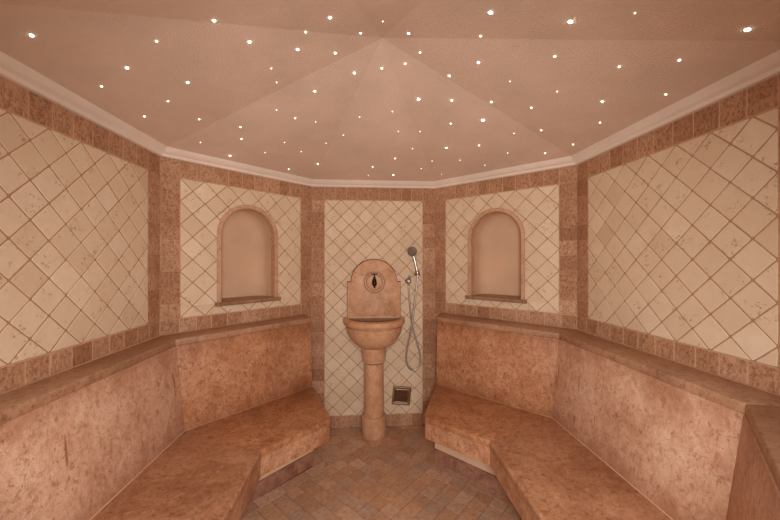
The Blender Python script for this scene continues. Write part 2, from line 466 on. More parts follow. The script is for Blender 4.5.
# ------------------------------------------------------------------ walls
DEPTH = .30
def wall(w, cream=True):
    rnd = random.Random(len(w)*31+ord(w[0])+ord(w[-1])); fr, L = frame_of(w)
    bm = bmesh.new()
    i = RING.index(w); pv, nx = RING[i-1], RING[(i+1) % 8]
    g = -.002
    outer = [meet(pv, g, w, g), meet(w, g, nx, g), meet(w, -DEPTH, nx, -DEPTH), meet(pv, -DEPTH, w, -DEPTH)]
    if w == 'front_left': outer[0] = tuple(fr(0, 0, -g*-1))[:2]; outer[3] = tuple(fr(0, 0, -DEPTH))[:2]
    if w == 'front_right': outer[1] = tuple(fr(L, 0, g))[:2]; outer[2] = tuple(fr(L, 0, -DEPTH))[:2]
    prism(bm, outer, 0, 2.2)
    root = struct(link('wall_'+w, bm, M['grout'] if cream else M['grout_pale']))
    lo = .105 if w == 'back' else Z_LOW
    # cream diamonds
    s0, s1 = W, L-W
    if w in ('back', 'back_left', 'back_right'):
        n = 6; ps = (s1-s0)/n; pt = (Z_TOP-lo)/6 if w != 'back' else ps; os = s0
    else:
        ps = .1492; pt = (Z_TOP-lo)/6; os = s1 if w in ('left', 'front_left') else s0
    polys = diamonds(s0+.001, s1-.001, lo+.001, Z_TOP-.001, ps, pt, os, Z_TOP, .0042, rnd)
    if w in NICHE:
        cx = NICHE[w]
        pass
    push = None
    if w in NICHE:
        zc = N_SILL-.012; sp = []
        for p in polys:
            lo_, hi_ = poly_clip(p, 0, 1, zc), poly_clip(p, 0, -1, -zc)
            if len(lo_) > 2 and len(hi_) > 2 and any(abs(q[0]-cx) < .26 for q in p): sp += [lo_, hi_]
            else: sp.append(p)
        polys = [p for p in sp if not all(abs(q[0]-cx) < N_R+.004 and q[1] > zc-.001 and (q[1] < N_SPRING or math.hypot(q[0]-cx, q[1]-N_SPRING) < N_R+.004) for q in p)]
        def push(P, r=N_R+.006, zb=N_SILL-.012):
            out = []
            for x, z in P:
                x -= cx
                if z <= zb or (z >= N_SPRING and math.hypot(x, z-N_SPRING) >= r) or (z < N_SPRING and abs(x) >= r): pass
                elif z >= N_SPRING:
                    k = r/max(1e-6, math.hypot(x, z-N_SPRING)); x, z = x*k, N_SPRING+(z-N_SPRING)*k
                else: x = math.copysign(r, x)
                if not out or math.hypot(out[-1][0]-x-cx, out[-1][1]-z) > 5e-4: out.append((x+cx, z))
            return out
    t = tile_mesh(polys, fr, 'diamond_tiling', M['cream'], root, seed=i+3, push=push, tones=lambda r: min(1, max(0, r.gauss(.52, .15))))
    # red border
    B = row(0, W, Z_TOP, Z_BAND, 1, .002, rnd)+row(L-W, L, Z_TOP, Z_BAND, 1, .002, rnd)
    B += row(W, L-W, Z_TOP, Z_BAND, round((L-2*W)/.1), .0055, rnd)
    b0 = 0. if w == 'back' else Z_LOW
    nv = round((Z_TOP-b0)/.102)
    B += row(0, W, b0, Z_TOP, nv, .0014, rnd, True)+row(L-W, L, b0, Z_TOP, nv, .0014, rnd, True)
    if w == 'back': B += row(W, L-W, 0, .105, 9, .005, rnd)
    else:
        B += row(0, L, Z_LEDGE-.02, Z_LOW, round(L/.1), .006, rnd)
        if w == 'back_left': B += row(L-W, L, 0, Z_LEDGE-.02, 10, .003, rnd, True)
        if w == 'back_right': B += row(0, W, 0, Z_LEDGE-.02, 10, .003, rnd, True)
    b = tile_mesh(B, fr, 'border_tiles', M['red'], root, seed=i+40, rad=.003, amp=.0004, bev=.0015, lift=.0004, tones=lambda r: min(1, max(0, r.gauss(.5, .25))))
    bm = bmesh.new()
    for a0, a1, t0, t1 in ((0, L, Z_TOP-.002, Z_BAND), (0, L, (0 if w == 'back' else Z_LEDGE-.02), (.107 if w == 'back' else Z_LOW+.002)), (0, W+.002, 0 if w == 'back' else Z_LOW, Z_TOP), (L-W-.002, L, 0 if w == 'back' else Z_LOW, Z_TOP)):
        bm.faces.new([bm.verts.new(fr(s, t, -.0013)) for s, t in ((a0, t0), (a1, t0), (a1, t1), (a0, t1))])
    if w in NICHE: bm.faces.new([bm.verts.new(fr(s, t, -.0013)) for s, t in (((L-W, 0), (L, 0), (L, Z_LEDGE-.02), (L-W, Z_LEDGE-.02)) if w == 'back_left' else ((0, 0), (W, 0), (W, Z_LEDGE-.02), (0, Z_LEDGE-.02)))])
    link('border_grout', bm, M['grout_pale'], root)
    b['label'] = 'reddish brown stone border tiles'
    t['label'] = 'cream tumbled stone tiles set on the diagonal'
    if w in NICHE:
        ol = arch(NICHE[w], N_R+.004, N_SPRING, N_SILL-.012)
        cut(root, w, ol, .05, -.6)
    return root
for w in RING[:-1]: wall(w)

# floor: grout bed plus diagonal tiles with a straight border along the plinths
PL = .45
zone = [meet('front_left', -.3, 'left', 0), meet('left', 0, 'back_left', 0), C[('back_left', 'back')], C[('back', 'back_right')], C[('back_right', 'right')], meet('right', 0, 'front_right', -.3)]
bm = bmesh.new()
bed = [meet('front_left', -DEPTH, 'left', -DEPTH), meet('left', -DEPTH, 'back_left', -DEPTH), meet('back_left', -DEPTH, 'back', -DEPTH), meet('back', -DEPTH, 'back_right', -DEPTH), meet('back_right', -DEPTH, 'right', -DEPTH), meet('right', -DEPTH, 'front_right', -DEPTH), (.95, -.75), (-.8, -.75)]
prism(bm, bed, -.06, -.003)
floor = struct(link('floor', bm, M['floor_grout']))
fr2 = random.Random(5); FP = []
pd = .0925*sqrt(2)
xl, xr = -1.2548+.53, 1.4044-.53
field = [(xl, -.7), (xr, -.7), (xr, 2.9), (xl, 2.9)]
near = [(xl, -.7), (xr, -.7), meet('right', .53, 'back_right', .53), meet('back_right', .53, 'back_left', .53), meet('back_left', .53, 'left', .53)]
far = [(-.50, 2.0), (.64, 2.0), (.64, 2.87), (.611, 2.9), (-.467, 2.9), (-.50, 2.87)]
def clip_to(p, poly):
    if area2(poly) < 0: poly = poly[::-1]
    for i in range(len(poly)):
        a, b = poly[i], poly[(i+1) % len(poly)]
        nx, ny = b[1]-a[1], -(b[0]-a[0]); k = math.hypot(nx, ny)
        p = poly_clip(p, nx/k, ny/k, (nx*a[0]+ny*a[1])/k)
        if len(p) < 3: return []
    return p
for i in range(-18, 19):
    for j in range(-18, 50):
        if (i+j) % 2: continue
        cx, cy = .0745+i*pd/2, .03+j*pd/2
        p = [(cx-pd/2, cy), (cx, cy-pd/2), (cx+pd/2, cy), (cx, cy+pd/2)]
        p = clip_to(p, near if cy < 2.35 else far)
        if len(p) < 3 or abs(area2(p)) < 2e-4: continue
        p = inset_convex(p, .0017)
        if len(p) >= 3: FP.append(p)
def strip(wa, o0, o1, s0, s1, n):
    fr, L = frame_of(wa); out = []
    for k in range(n):
        a, b = s0+(s1-s0)*k/n, s0+(s1-s0)*(k+1)/n
        q = [tuple(fr(s, 0, d))[:2] for s, d in ((a, o0), (b, o0), (b, o1), (a, o1))]
        out.append(inset_convex(q, .0017))
    return out
FP += strip('back_left', .44, .53, .18, .92, 4)+strip('back_right', .44, .53, .2, .95, 4)
FP += strip('left', .44, .53, .2, 1.0, 4)+strip('right', .44, .53, .2, 1.0, 4)
tile_mesh(FP, lambda s, t, d=0.: V((s, t, d)), 'floor_tiles', M['floor'], floor, depth=.004, bev=.0012, lift=.0003, rad=.003, amp=.0003, seed=11)

# ceiling: shallow eight-sided tent, and the cornice that runs under it
bm = bmesh.new()
rim = [bm.verts.new((*C[(RING[i], RING[(i+1) % 8])], Z_EAVE)) for i in range(8)]
ap = bm.verts.new(APEX)
for i in range(8): bm.faces.new((rim[i], rim[(i+1) % 8], ap))
top = [bm.verts.new((v.co.x, v.co.y, 2.62)) for v in rim]
for i in range(8): bm.faces.new((rim[i], rim[(i+1) % 8], top[(i+1) % 8], top[i]))
bm.faces.new(top)
struct(link('ceiling', bm, M['ceiling']))
bm = bmesh.new()
prof = [(-.03, Z_BAND), (.016, Z_BAND), (.02, Z_BAND+.004), (.022, Z_BAND+.016), (.03, Z_BAND+.021), (.042, Z_BAND+.034), (.054, Z_BAND+.05), (.06, Z_BAND+.062), (-.03, Z_BAND+.062)]
rings = []
for i in range(8):
    rings.append([bm.verts.new((*meet(RING[i], o, RING[(i+1) % 8], o), z)) for o, z in prof])
m = len(prof)
for i in range(7):
    a, b = rings[i], rings[(i+1) % 8]
    for k in range(m): bm.faces.new((a[k], a[(k+1) % m], b[(k+1) % m], b[k]))
a, b = rings[7], rings[0]
for k in range(m): bm.faces.new((a[k], a[(k+1) % m], b[(k+1) % m], b[k]))
struct(link('trim_1', bm, M['cornice'], smooth=True, auto=.45))

# ------------------------------------------------------------------ arched niches
def niche(w, label):
    fr, L = frame_of(w); cx = NICHE[w]
    root = thing('arched_niche', label, 'niche', fr(cx, N_SILL, 0), 'arched wall niches')
    # recess: plaster pocket with softly rounded back
    bm = bmesh.new(); rings = []
    N = 26
    base = [(-N_R, 0.)]+[(-N_R, (N_SPRING-N_SILL)*k/6) for k in range(1, 6)]+[(N_R*-cos(pi*k/N), N_SPRING-N_SILL+N_R*sin(pi*k/N)) for k in range(N+1)]+[(N_R, (N_SPRING-N_SILL)*k/6) for k in range(5, 0, -1)]+[(N_R, 0.)]
    steps = [(0, .004), (0, -.06), (0, -.12)]+[(.1*(1-cos(a)), -.12-.1*sin(a)) for a in [pi/2*k/8 for k in range(1, 9)]]
    for ins, d in steps:
        k = (N_R-ins)/N_R
        ring = []
        for x, z in base:
            zz = z if z < 1e-6 else z
            if z > N_SPRING-N_SILL: zz = (N_SPRING-N_SILL)+(z-(N_SPRING-N_SILL))*k
            bot = 0.
            ring.append(bm.verts.new(fr(cx+x*k, N_SILL+max(zz, 0)+bot, d)))
        rings.append(ring)
    for a, b in zip(rings, rings[1:]):
        for i in range(len(a)-1): bm.faces.new((a[i], a[i+1], b[i+1], b[i]))
    bm.faces.new(rings[-1])
    link('recess', bm, M['niche'], root, smooth=True)
    # stone arch trim
    bm = bmesh.new(); r0, r1 = N_R-.003, N_R+.0265
    def path(r): return [(-r, 0.)]+[(-r, (N_SPRING-N_SILL)*k/8) for k in range(1, 8)]+[(-r*cos(pi*k/40), N_SPRING-N_SILL+r*sin(pi*k/40)) for k in range(41)]+[(r, (N_SPRING-N_SILL)*k/8) for k in range(7, 0, -1)]+[(r, 0.)]
    sec = [(r0, -.05), (r0, .006), (r0+.004, .011), (r1-.004, .011), (r1, .007), (r1, -.004), (r1, -.05)]
    cols = [[bm.verts.new(fr(cx+x, N_SILL+z, d)) for x, z in path(r)] for r, d in sec]
    for a, b in zip(cols, cols[1:]+cols[:1]):
        for i in range(len(a)-1): bm.faces.new((a[i], a[i+1], b[i+1], b[i]))
    bm.faces.new([c[0] for c in cols]); bm.faces.new([c[-1] for c in cols][::-1])
    link('arch_trim', bm, M['trim'], root, smooth=True, auto=.6)
    # sill
    bm = bmesh.new()
    P = [(-.242, .03), (.242, .03), (.242, .0), (N_R, .0), (N_R, -.224), (-N_R, -.224), (-N_R, .0), (-.242, .0)]
    a = [bm.verts.new(fr(cx+x, N_SILL-.028, d)) for x, d in P]; b = [bm.verts.new(fr(cx+x, N_SILL, d)) for x, d in P]
    n = len(P); bm.faces.new(a); bm.faces.new(b)
    for i in range(n): bm.faces.new((a[i], a[(i+1) % n], b[(i+1) % n], b[i]))
    bmesh.ops.recalc_face_normals(bm, faces=bm.faces[:])
    es = [e for e in bm.edges if all((v.co-fr(cx, v.co.z, 0)).length > .2 for v in e.verts) and abs(e.verts[0].co.z-e.verts[1].co.z) < 1e-4 and all(abs((v.co-fr(0, v.co.z, .03)).dot(V((*LINES[w][0], 0)))) < 1e-4 for v in e.verts)]
    bevel(bm, es, .008, 4)
    o = link('sill', bm, M['sill'], root, smooth=True, auto=.5); o['label'] = 'dark brown stone sill'
niche('back_left', 'empty arched plaster niche with brown stone sill above the bench on the left')
niche('back_right', 'empty arched plaster niche with brown stone sill nearest the hand shower')

# ------------------------------------------------------------------ stone benches
def cutline(P, Q, w, o):
    """where the line P-Q meets wall line w moved in by o"""
    (a, b), d = LINES[w]; d -= o
    dx, dy = Q[0]-P[0], Q[1]-P[1]
    t = (d-a*P[0]-b*P[1])/(a*dx+b*dy); return (P[0]+dx*t, P[1]+dy*t)

def bench(side):
    left = side == 'left'
    A, D, F = ('left', 'back_left', 'front_left') if left else ('right', 'back_right', 'front_right')
    P, Q = ((-.438, 2.663), (-.206, 2.050)) if left else ((.578, 2.643), (.350, 2.020))
    top = {A: .155, D: .19, F: .165} if left else {A: .19, D: .212, F: .174}
    bot = {A: .217, D: .25, F: .235} if left else {A: .25, D: .272, F: .235}
    fro = {A: .718, D: .768, F: .7} if left else {A: .738, D: .776, F: .7}
    cE = lambda o: cutline(P, Q, D, o)                       # end of the bench beside the fountain
    mAD = lambda oa, od: meet(A, oa, D, od)
    mAF = lambda oa, of: meet(A, oa, F, of)
    nE = lambda o: cutline((.60, .14) if not left else (-.455, .14), (.075, 1.514), F, o)   # end beside the entrance
    PL = .45 if left else .475
    label = 'reddish stone corner bench with sloped backrest below the left wall, running left of the fountain' if left else 'reddish stone corner bench with sloped backrest on the right, beside the hand shower hose'
    root = thing('stone_bench', label, 'bench', (*mAD(.4, .4), 0), 'built-in stone benches')
    g = .0015
    # backrest panels (lean forward toward the seat), mitred at the corners
    def panel(p_t0, p_t1, p_b0, p_b1, q0, q1, z_t, z_b, mat='back'):
        bm = bmesh.new()
        v = [bm.verts.new((*p, z)) for p, z in ((p_t0, z_t), (p_t1, z_t), (p_b1, z_b), (p_b0, z_b), (q0, z_t), (q1, z_t), (q1, z_b), (q0, z_b))]
        for f in ((0, 1, 2, 3), (4, 5, 6, 7), (0, 1, 5, 4), (3, 2, 6, 7), (0, 3, 7, 4), (1, 2, 6, 5)): bm.faces.new([v[i] for i in f])
        bmesh.ops.recalc_face_normals(bm, faces=bm.faces[:])
        bevel(bm, bm.edges[:], .0028, 2)
        return link('backrest_panel', bm, M[mat], root, smooth=True, auto=.5)
    zt, zb = Z_LEDGE-(.036), Z_SEAT
    k = (.036)/(Z_LEDGE-Z_SEAT)
    tp = {w: top[w]+(bot[w]-top[w])*k for w in top}
    panel(mAD(tp[A], tp[D]), mAF(tp[A], tp[F]), mAD(bot[A], bot[D]), mAF(bot[A], bot[F]), mAD(.012, .012), mAF(.012, .012), zt, zb)
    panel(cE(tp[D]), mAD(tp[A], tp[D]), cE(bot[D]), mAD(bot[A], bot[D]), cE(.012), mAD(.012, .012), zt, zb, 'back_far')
    panel(nE(tp[F]), mAF(tp[A], tp[F]), nE(bot[F]), mAF(bot[A], bot[F]), nE(.012), mAF(.012, .012), zt, zb)
    # ledge slabs on top of the backrest
    slab('ledge', [mAF(0.002, .002), mAF(top[A], top[F]), mAD(top[A], top[D]), mAD(.002, .002)], zt, Z_LEDGE, M['ledge'], root, nose=(1,), r=.007)
    slab('ledge', [mAD(.002, .002), mAD(top[A], top[D]), cE(top[D]), cE(.002)], zt, Z_LEDGE, M['ledge'], root, nose=(1,), r=.007)
    slab('ledge', [nE(.002), nE(top[F]), mAF(top[A], top[F]), mAF(.002, .002)], zt, Z_LEDGE, M['ledge'], root, nose=(1,), r=.007)
    # seat slabs
    (nx, ny), dd = LINES[A]
    xa = (dd-fro[A])*nx
    ends = .50
    xs = (LINES[A][1]-bot[A]+.02)*nx
    ysplit = 1.44 if left else 1.35
    zs = Z_SEAT-.036
    cf = cE(fro[D]); ce2 = cutline(P, Q, D, fro[D]-.03)
    # rounded nose corner beside the fountain
    u = V((mAD(fro[A], fro[D])[0]-cf[0], mAD(fro[A], fro[D])[1]-cf[1])).normalized()
    rc = [tuple(V(ce2)), tuple(V(ce2)*.3+V(cf)*.7+u*.002), tuple(V(cf)+u*.010), tuple(V(cf)+u*.03)]
    d_poly = [mAD(bot[A]-.02, bot[D]-.02), mAD(fro[A], fro[D])]+rc[::-1]+[cE(bot[D]-.02)]
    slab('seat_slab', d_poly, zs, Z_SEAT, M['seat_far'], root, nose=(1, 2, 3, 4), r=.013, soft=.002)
    fe = cutline((xa, 0), (xa, 1), F, bot[F]-.02); fb = mAF(bot[A]-.02, bot[F]-.02)
    slab('seat_slab', [fb, fe, mAD(fro[A], fro[D]), mAD(bot[A]-.02, bot[D]-.02)], zs, Z_SEAT, M['seat'], root, nose=(1,), r=.013, soft=.002)
    # aprons under the seat slabs
    t = .004; b_in = .05
    inn = lambda p, amt: p
    rc2 = [tuple(V(p)+V((0, 0))) for p in rc]
    slab('apron', [mAD(fro[A]-b_in, fro[D]-b_in), mAD(fro[A]-t, fro[D]-t)]+[cutline_pt(p, D, t) for p in rc[::-1]]+[cE(fro[D]-.16)], Z_APRON, zs, M['seat'], root, soft=.003)
    a0 = mAD(fro[A]-t, fro[D]-t); a1 = mAD(fro[A]-b_in, fro[D]-b_in)
    xt = (dd-fro[A]+t)*nx; xb = (dd-fro[A]+b_in)*nx
    slab('apron', [(xb, .52), (xt, .52), a0, a1], Z_APRON, zs, M['seat'], root, soft=.003)
    # recessed plinth: plastered support with a stone skirting
    cP = lambda o: (lambda q: (q[0]-(.035 if left else -.02), q[1]))(cutline(P, Q, D, o))
    o1 = slab('plinth', [mAD(.02, .02), mAF(.02, .02), (xa+(-.32 if left else .32), .5), mAD(PL-.014, PL-.014), cP(PL-.014), cP(.06)], 0, zs-.001, M['plinth'], root, soft=0)
    o1['label'] = 'pale plastered base'
    s1 = slab('skirting', [mAD(PL-.014, PL-.014), mAD(PL, PL), cP(PL), cP(PL-.014)], 0, .092, M['red_slab'], root, soft=.0025)
    s2 = slab('skirting', [((dd-PL+.014)*nx, .5), ((dd-PL)*nx, .5), mAD(PL, PL), mAD(PL-.014, PL-.014)], 0, .092, M['red_slab'], root, soft=.0025)
    for s in (s1, s2): s['label'] = 'mottled purplish stone skirting strip'
    # sealant beads in the joints
    def bead(pts, r):
        bm = bmesh.new(); tube(bm, pts, r, 8); o = link('joint_bead', bm, M['bead'], root, smooth=True)
    z = Z_SEAT+.001
    bead([(*mAF(bot[A], bot[F]), z), (*mAD(bot[A], bot[D]), z), (*cE(bot[D]), z)], .0028)
    z = Z_LEDGE
    bead([(*nE(.003), z), (*mAF(.003, .003), z), (*mAD(.003, .003), z), (*cE(.003), z)], .0035)
    return root

def cutline_pt(p, w, t):
    (a, b), d = LINES[w]; return (p[0]+a*t, p[1]+b*t)

def mat_slab():
    k = NT('purple brown skirting stone', .5, .3)
    v = k.warp(k.map((1, 1, 1)), 8, .1); n = k.noise(18, 6, .7, v)
    c = k.ramp(n, [(.3, lin(124, 82, 66)), (.5, lin(160, 114, 94)), (.7, lin(182, 138, 116))])
    f = k.noise(30, 5, .7, k.map((1, 1, .4)), .8)
    c = k.mix(k.ramp(f, [(.56, BLK), (.7, (.7, .7, .7, 1))]), c, lin(98, 58, 42))
    return k.done(c, k.bump(n, .15, .002))
M['red_slab'] = mat_slab()
bench('left'); bench('right')

# ------------------------------------------------------------------ wash fountain
FX = .0705
root = thing('wash_fountain', 'rosy marble pedestal wash fountain with round-topped splashback on the back wall', 'fountain', (FX, 2.777, 0))
bm = bmesh.new()
ol = [(-.2295, .90), (.2295, .90), (.2295, 1.271), (.197, 1.271)]+[(.197*cos(pi*k/36), 1.271+.195*sin(pi*k/36)) for k in range(1, 36)]+[(-.197, 1.271), (-.2295, 1.271)]
f = [bm.verts.new((FX+x, 2.86, z)) for x, z in ol]; b = [bm.verts.new((FX+x, 2.884, z)) for x, z in ol]
n = len(ol); ff = bm.faces.new(f); bm.faces.new(b[::-1])
for i in range(n): bm.faces.new((f[i], f[(i+1) % n], b[(i+1) % n], b[i]))
bmesh.ops.recalc_face_normals(bm, faces=bm.faces[:])
bevel(bm, list(ff.edges), .003, 2)
bm.normal_update()
a2 = [bm.verts.new((FX+x*.95, 2.884, (z-1.1)*.95+1.1)) for x, z in ol]; b2 = [bm.verts.new((FX+x*.95, 2.8994, (z-1.1)*.95+1.1)) for x, z in ol]
bm.faces.new(a2); bm.faces.new(b2[::-1])
for i in range(n): bm.faces.new((a2[i], a2[(i+1) % n], b2[(i+1) % n], b2[i]))
sp = link('splashback', bm, M['fountain'], root, smooth=True, auto=.5)
bm = bmesh.new()
pr = [(.0965, .002), (.0965, -.004), (.0955, -.0085), (.094, -.01), (.0905, -.01), (.089, -.008), (.0885, -.0005), (.0845, -.0005), (.084, -.008), (.082, -.0105), (.073, -.0105), (.071, -.008), (.0705, -.0005), (.0665, -.0005), (.066, -.008), (.063, -.0095), (.03, -.0085), (.001, -.0085)]
lathe(bm, pr, (FX+.003, 2.86, 1.27), 'y', 56)
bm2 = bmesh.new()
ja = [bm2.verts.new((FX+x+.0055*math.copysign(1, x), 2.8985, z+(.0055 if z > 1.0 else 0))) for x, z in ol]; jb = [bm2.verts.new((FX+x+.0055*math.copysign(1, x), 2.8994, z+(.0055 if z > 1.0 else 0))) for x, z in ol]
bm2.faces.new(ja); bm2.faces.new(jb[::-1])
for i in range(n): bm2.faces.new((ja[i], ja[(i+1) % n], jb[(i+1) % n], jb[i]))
link('shade_outline', bm2, M['shade_line'], root)  # dark strip painted as the shadow edge around the splashback
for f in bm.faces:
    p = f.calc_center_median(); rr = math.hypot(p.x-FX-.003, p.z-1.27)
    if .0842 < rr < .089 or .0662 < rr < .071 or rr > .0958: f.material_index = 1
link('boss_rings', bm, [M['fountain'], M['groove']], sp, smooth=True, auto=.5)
# half-round basin
bm = bmesh.new(); N = 40
def dring(hx, dy, z, yb=2.862, e=2.25):
    R = []
    for k in range(N+1):
        a = pi*k/N; c, s = cos(a), sin(a)
        x = hx*math.copysign(abs(c)**(2/e), c); y = yb-dy*abs(s)**(2/e)
        zz = z if z < .74 else .735+(z-.735)*1.085
        R.append(bm.verts.new((FX+x*(1+.05*min(1, (z-.735)/.1)), y, zz)))
    return R
outer = [(.13, .195, .735), (.150, .222, .745), (.178, .256, .770), (.203, .285, .803), (.221, .305, .842), (.229, .314, .88), (.231, .317, .897), (.222, .307, .9), (.222, .307, .9055), (.238, .324, .908), (.247, .332, .913), (.2515, .338, .925), (.252, .339, .938), (.248, .335, .949), (.242, .329, .9545)]
rings = [dring(*o) for o in outer]
inner = [(.216, .262, .9555, 2.853), (.213, .259, .952, 2.852), (.210, .256, .944, 2.8515)]
rings += [dring(*o) for o in inner]
hollow = [(.2105, .2565, .945, 2.8516), (.203, .247, .91, 2.85), (.185, .225, .875, 2.847), (.11, .14, .856, 2.83)]
for a, b in zip(rings, rings[1:]):
    for i in range(N): bm.faces.new((a[i], a[i+1], b[i+1], b[i]))
    bm.faces.new((a[N], a[0], b[0], b[N]))
bm.faces.new(rings[0])
basin = link('basin', bm, M['fountain'], root, smooth=True, auto=.7)
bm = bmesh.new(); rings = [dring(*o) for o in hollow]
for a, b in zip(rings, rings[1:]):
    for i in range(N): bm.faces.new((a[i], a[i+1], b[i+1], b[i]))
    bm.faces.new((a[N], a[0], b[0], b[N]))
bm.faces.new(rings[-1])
link('hollow', bm, M['hollow'], basin, smooth=True, auto=.7)['label'] = 'darker inside of the basin with painted shade'
bm = bmesh.new()
lathe(bm, [(.096, .745), (.096, .738), (.104, .737), (.107, .73), (.106, .715), (.100, .66), (.095, .63), (.0925, .62), (.0925, .615), (.088, .612)], (.0675, 2.777, 0))
link('column_cap', bm, M['fountain'], root, smooth=True, auto=.6)
bm = bmesh.new()
lathe(bm, [(.075, .614), (.075, .603), (.0795, .602), (.0805, .598), (.0815, .5), (.083, .35), (.0835, .2), (.0835, .168)], (.0675, 2.777, 0))
for f in bm.faces:
    if f.calc_center_median().z > .6025 and len(f.verts) == 4: f.material_index = 1  # neck coloured dark to paint the shadow line under the cap
link('column_shaft', bm, [M['fountain'], M['shade_line']], root, smooth=True, auto=.6)
bm = bmesh.new()
lathe(bm, [(.080, .168), (.086, .1635), (.088, .17), (.094, .17), (.1, .166), (.1025, .158), (.104, .08), (.1045, .012), (.1, 0)], (.0675, 2.777, 0))
link('column_base', bm, M['fountain'], root, smooth=True, auto=.6)
# tap
bm = bmesh.new(); c = (FX+.002, 2.852, 1.285)
lathe(bm, [(.019, 0), (.019, -.004), (.012, -.009), (.011, -.03), (.0115, -.04)], c, 'y', 24)
lathe(bm, [(.006, -.034), (.0145, -.03), (.0205, -.018), (.0215, -.004), (.0175, .010), (.012, .02), (.0105, .028)], (c[0], c[1]-.048, c[2]-.013), 'z', 24)
tap = link('tap', bm, M['bronze'], root, smooth=True, auto=.7); tap['label'] = 'dark bronze tap with small cross-bar handle'
bm = bmesh.new()
lathe(bm, [(.010, .0), (.012, .008), (.008, .02), (.0055, .03), (.0055, .046)], (c[0], c[1]-.048, c[2]+.012), 'z', 20)
tube(bm, [(c[0]-.027, c[1]-.048, c[2]+.058), (c[0]-.012, c[1]-.048, c[2]+.0575), (c[0]+.012, c[1]-.048, c[2]+.0575), (c[0]+.027, c[1]-.048, c[2]+.058)], lambda t: .0055-.001*abs(t-.5), 12)
link('handle', bm, M['bronze'], tap, smooth=True, auto=.7)
bm = bmesh.new()
tube(bm, spline([(c[0], c[1]-.048, c[2]-.02), (c[0], c[1]-.056, c[2]-.036), (c[0], c[1]-.062, c[2]-.057)]), lambda t: .0105-.002*t, 16)
link('spout', bm, M['bronze'], tap, smooth=True, auto=.7)

# ------------------------------------------------------------------ hand shower on the back wall
root = thing('hand_shower', 'chrome hand shower with looped metal hose hung on the back wall right of the fountain', 'shower', (.41, 2.90, 1.3))
hd = V((-.25, -1, -.22)).normalized()
hc = V((.400, 2.838, 1.535))
bm = bmesh.new()
lathe_dir(bm, [(.012, -.03), (.026, -.022), (.038, -.010), (.0415, -.002), (.0415, .006), (.039, .0085), (.03, .009)], hc, hd, 36)
head = link('shower_head', bm, M['grey'], root, smooth=True, auto=.6); head['label'] = 'grey round shower head'
bm = bmesh.new()
lathe_dir(bm, [(.034, .008), (.034, .0105), (.032, .0115), (.02, .0118)], hc, hd, 36)
link('spray_plate', bm, M['grey'], head, smooth=True, auto=.6)
bm = bmesh.new()
tube(bm, spline([hc-hd*.02+V((.004, 0, -.016)), (.4145, 2.856, 1.50), (.428, 2.856, 1.44), (.440, 2.852, 1.385), (.447, 2.848, 1.335)]), lambda t: .0125-.002*abs(t-.6), 16)
link('handle', bm, M['chrome'], root, smooth=True, auto=.6)
bm = bmesh.new()
lathe_dir(bm, [(.018, 0), (.018, .006), (.011, .008), (.011, .03)], (.446, 2.9005, 1.352), (0, -1, 0), 24)
lathe_dir(bm, [(.0165, -.018), (.0185, -.014), (.0185, .014), (.0165, .018)], (.4455, 2.849, 1.352), (-.12, 0, 1), 24)
for dx in (-.02, .02): tube(bm, [(.4455+dx, 2.85, 1.342), (.4455+dx*1.15, 2.842, 1.325)], .005, 10)
link('wall_holder', bm, M['chrome'], root, smooth=True, auto=.6)
bm = bmesh.new()
lathe_dir(bm, [(.027, 0), (.027, .005), (.022, .01), (.012, .012), (.012, .035), (.014, .036), (.014, .048), (.010, .052)], (.372, 2.9005, 1.278), (0, -1, 0), 32)
lathe_dir(bm, [(.009, 0), (.009, .03), (.0075, .034)], (.372, 2.86, 1.275), (0, 0, -1), 20)
ow = link('wall_outlet', bm, M['chrome'], root, smooth=True, auto=.6)
bm = bmesh.new()
lathe_dir(bm, [(.013, 0), (.013, .004), (.0065, .006), (.006, .03)], (.384, 2.9005, 1.318), (0, -1, 0), 20)
tube(bm, [(.384, 2.873, 1.318), (.382, 2.868, 1.30), (.378, 2.865, 1.285)], .0055, 12)
tube(bm, [(.352, 2.853, 1.286), (.392, 2.853, 1.268)], .0045, 10)
tube(bm, [(.363, 2.853, 1.258), (.381, 2.853, 1.298)], .0045, 10)
link('valve_cross', bm, M['chrome'], ow, smooth=True, auto=.6)
bm = bmesh.new()
hp = spline([(.372, 2.86, 1.245), (.3745, 2.864, 1.18), (.384, 2.872, 1.06), (.398, 2.884, .94), (.412, 2.884, .86), (.440, 2.884, .76), (.468, 2.884, .66), (.478, 2.886, .585), (.462, 2.886, .522), (.418, 2.886, .492), (.372, 2.884, .522), (.352, 2.88, .60), (.362, 2.872, .70), (.382, 2.862, .80), (.400, 2.856, .90), (.416, 2.854, 1.02), (.432, 2.85, 1.16), (.443, 2.848, 1.27), (.447, 2.848, 1.338)], 14)
tube(bm, hp, lambda t: .0078, 10)
link('hose', bm, M['hose'], root, smooth=True)

# ------------------------------------------------------------------ metal framed recess low on the back wall
ca = -.095
def rp(x, z, y): return V((.3125+x*cos(ca)-z*sin(ca), y, .270+x*sin(ca)+z*cos(ca)))
root = thing('framed_wall_panel', 'small square metal-framed glass panel set crookedly low on the back wall', 'wall panel', (.3125, 2.90, .27))
def frame_ring(name, h0, h1, y0, y1, ym, mat):
    bm = bmesh.new(); sec = [(h1, y1), (h1, y0), (h1-.003, y0-.002), ((h0+h1)/2, ym), (h0+.002, y0-.001), (h0, y0), (h0, y1)]
    R = [[bm.verts.new(rp(sx*h, sz*h, y)) for sx, sz in ((-1, -1), (1, -1), (1, 1), (-1, 1))] for h, y in sec]
    for a, b in zip(R, R[1:]+R[:1]):
        for i in range(4): bm.faces.new((a[i], a[(i+1) % 4], b[(i+1) % 4], b[i]))
    return link(name, bm, mat, root)
frame_ring('outer_frame', .060, .080, 2.889, 2.9008, 2.886, M['steel'])
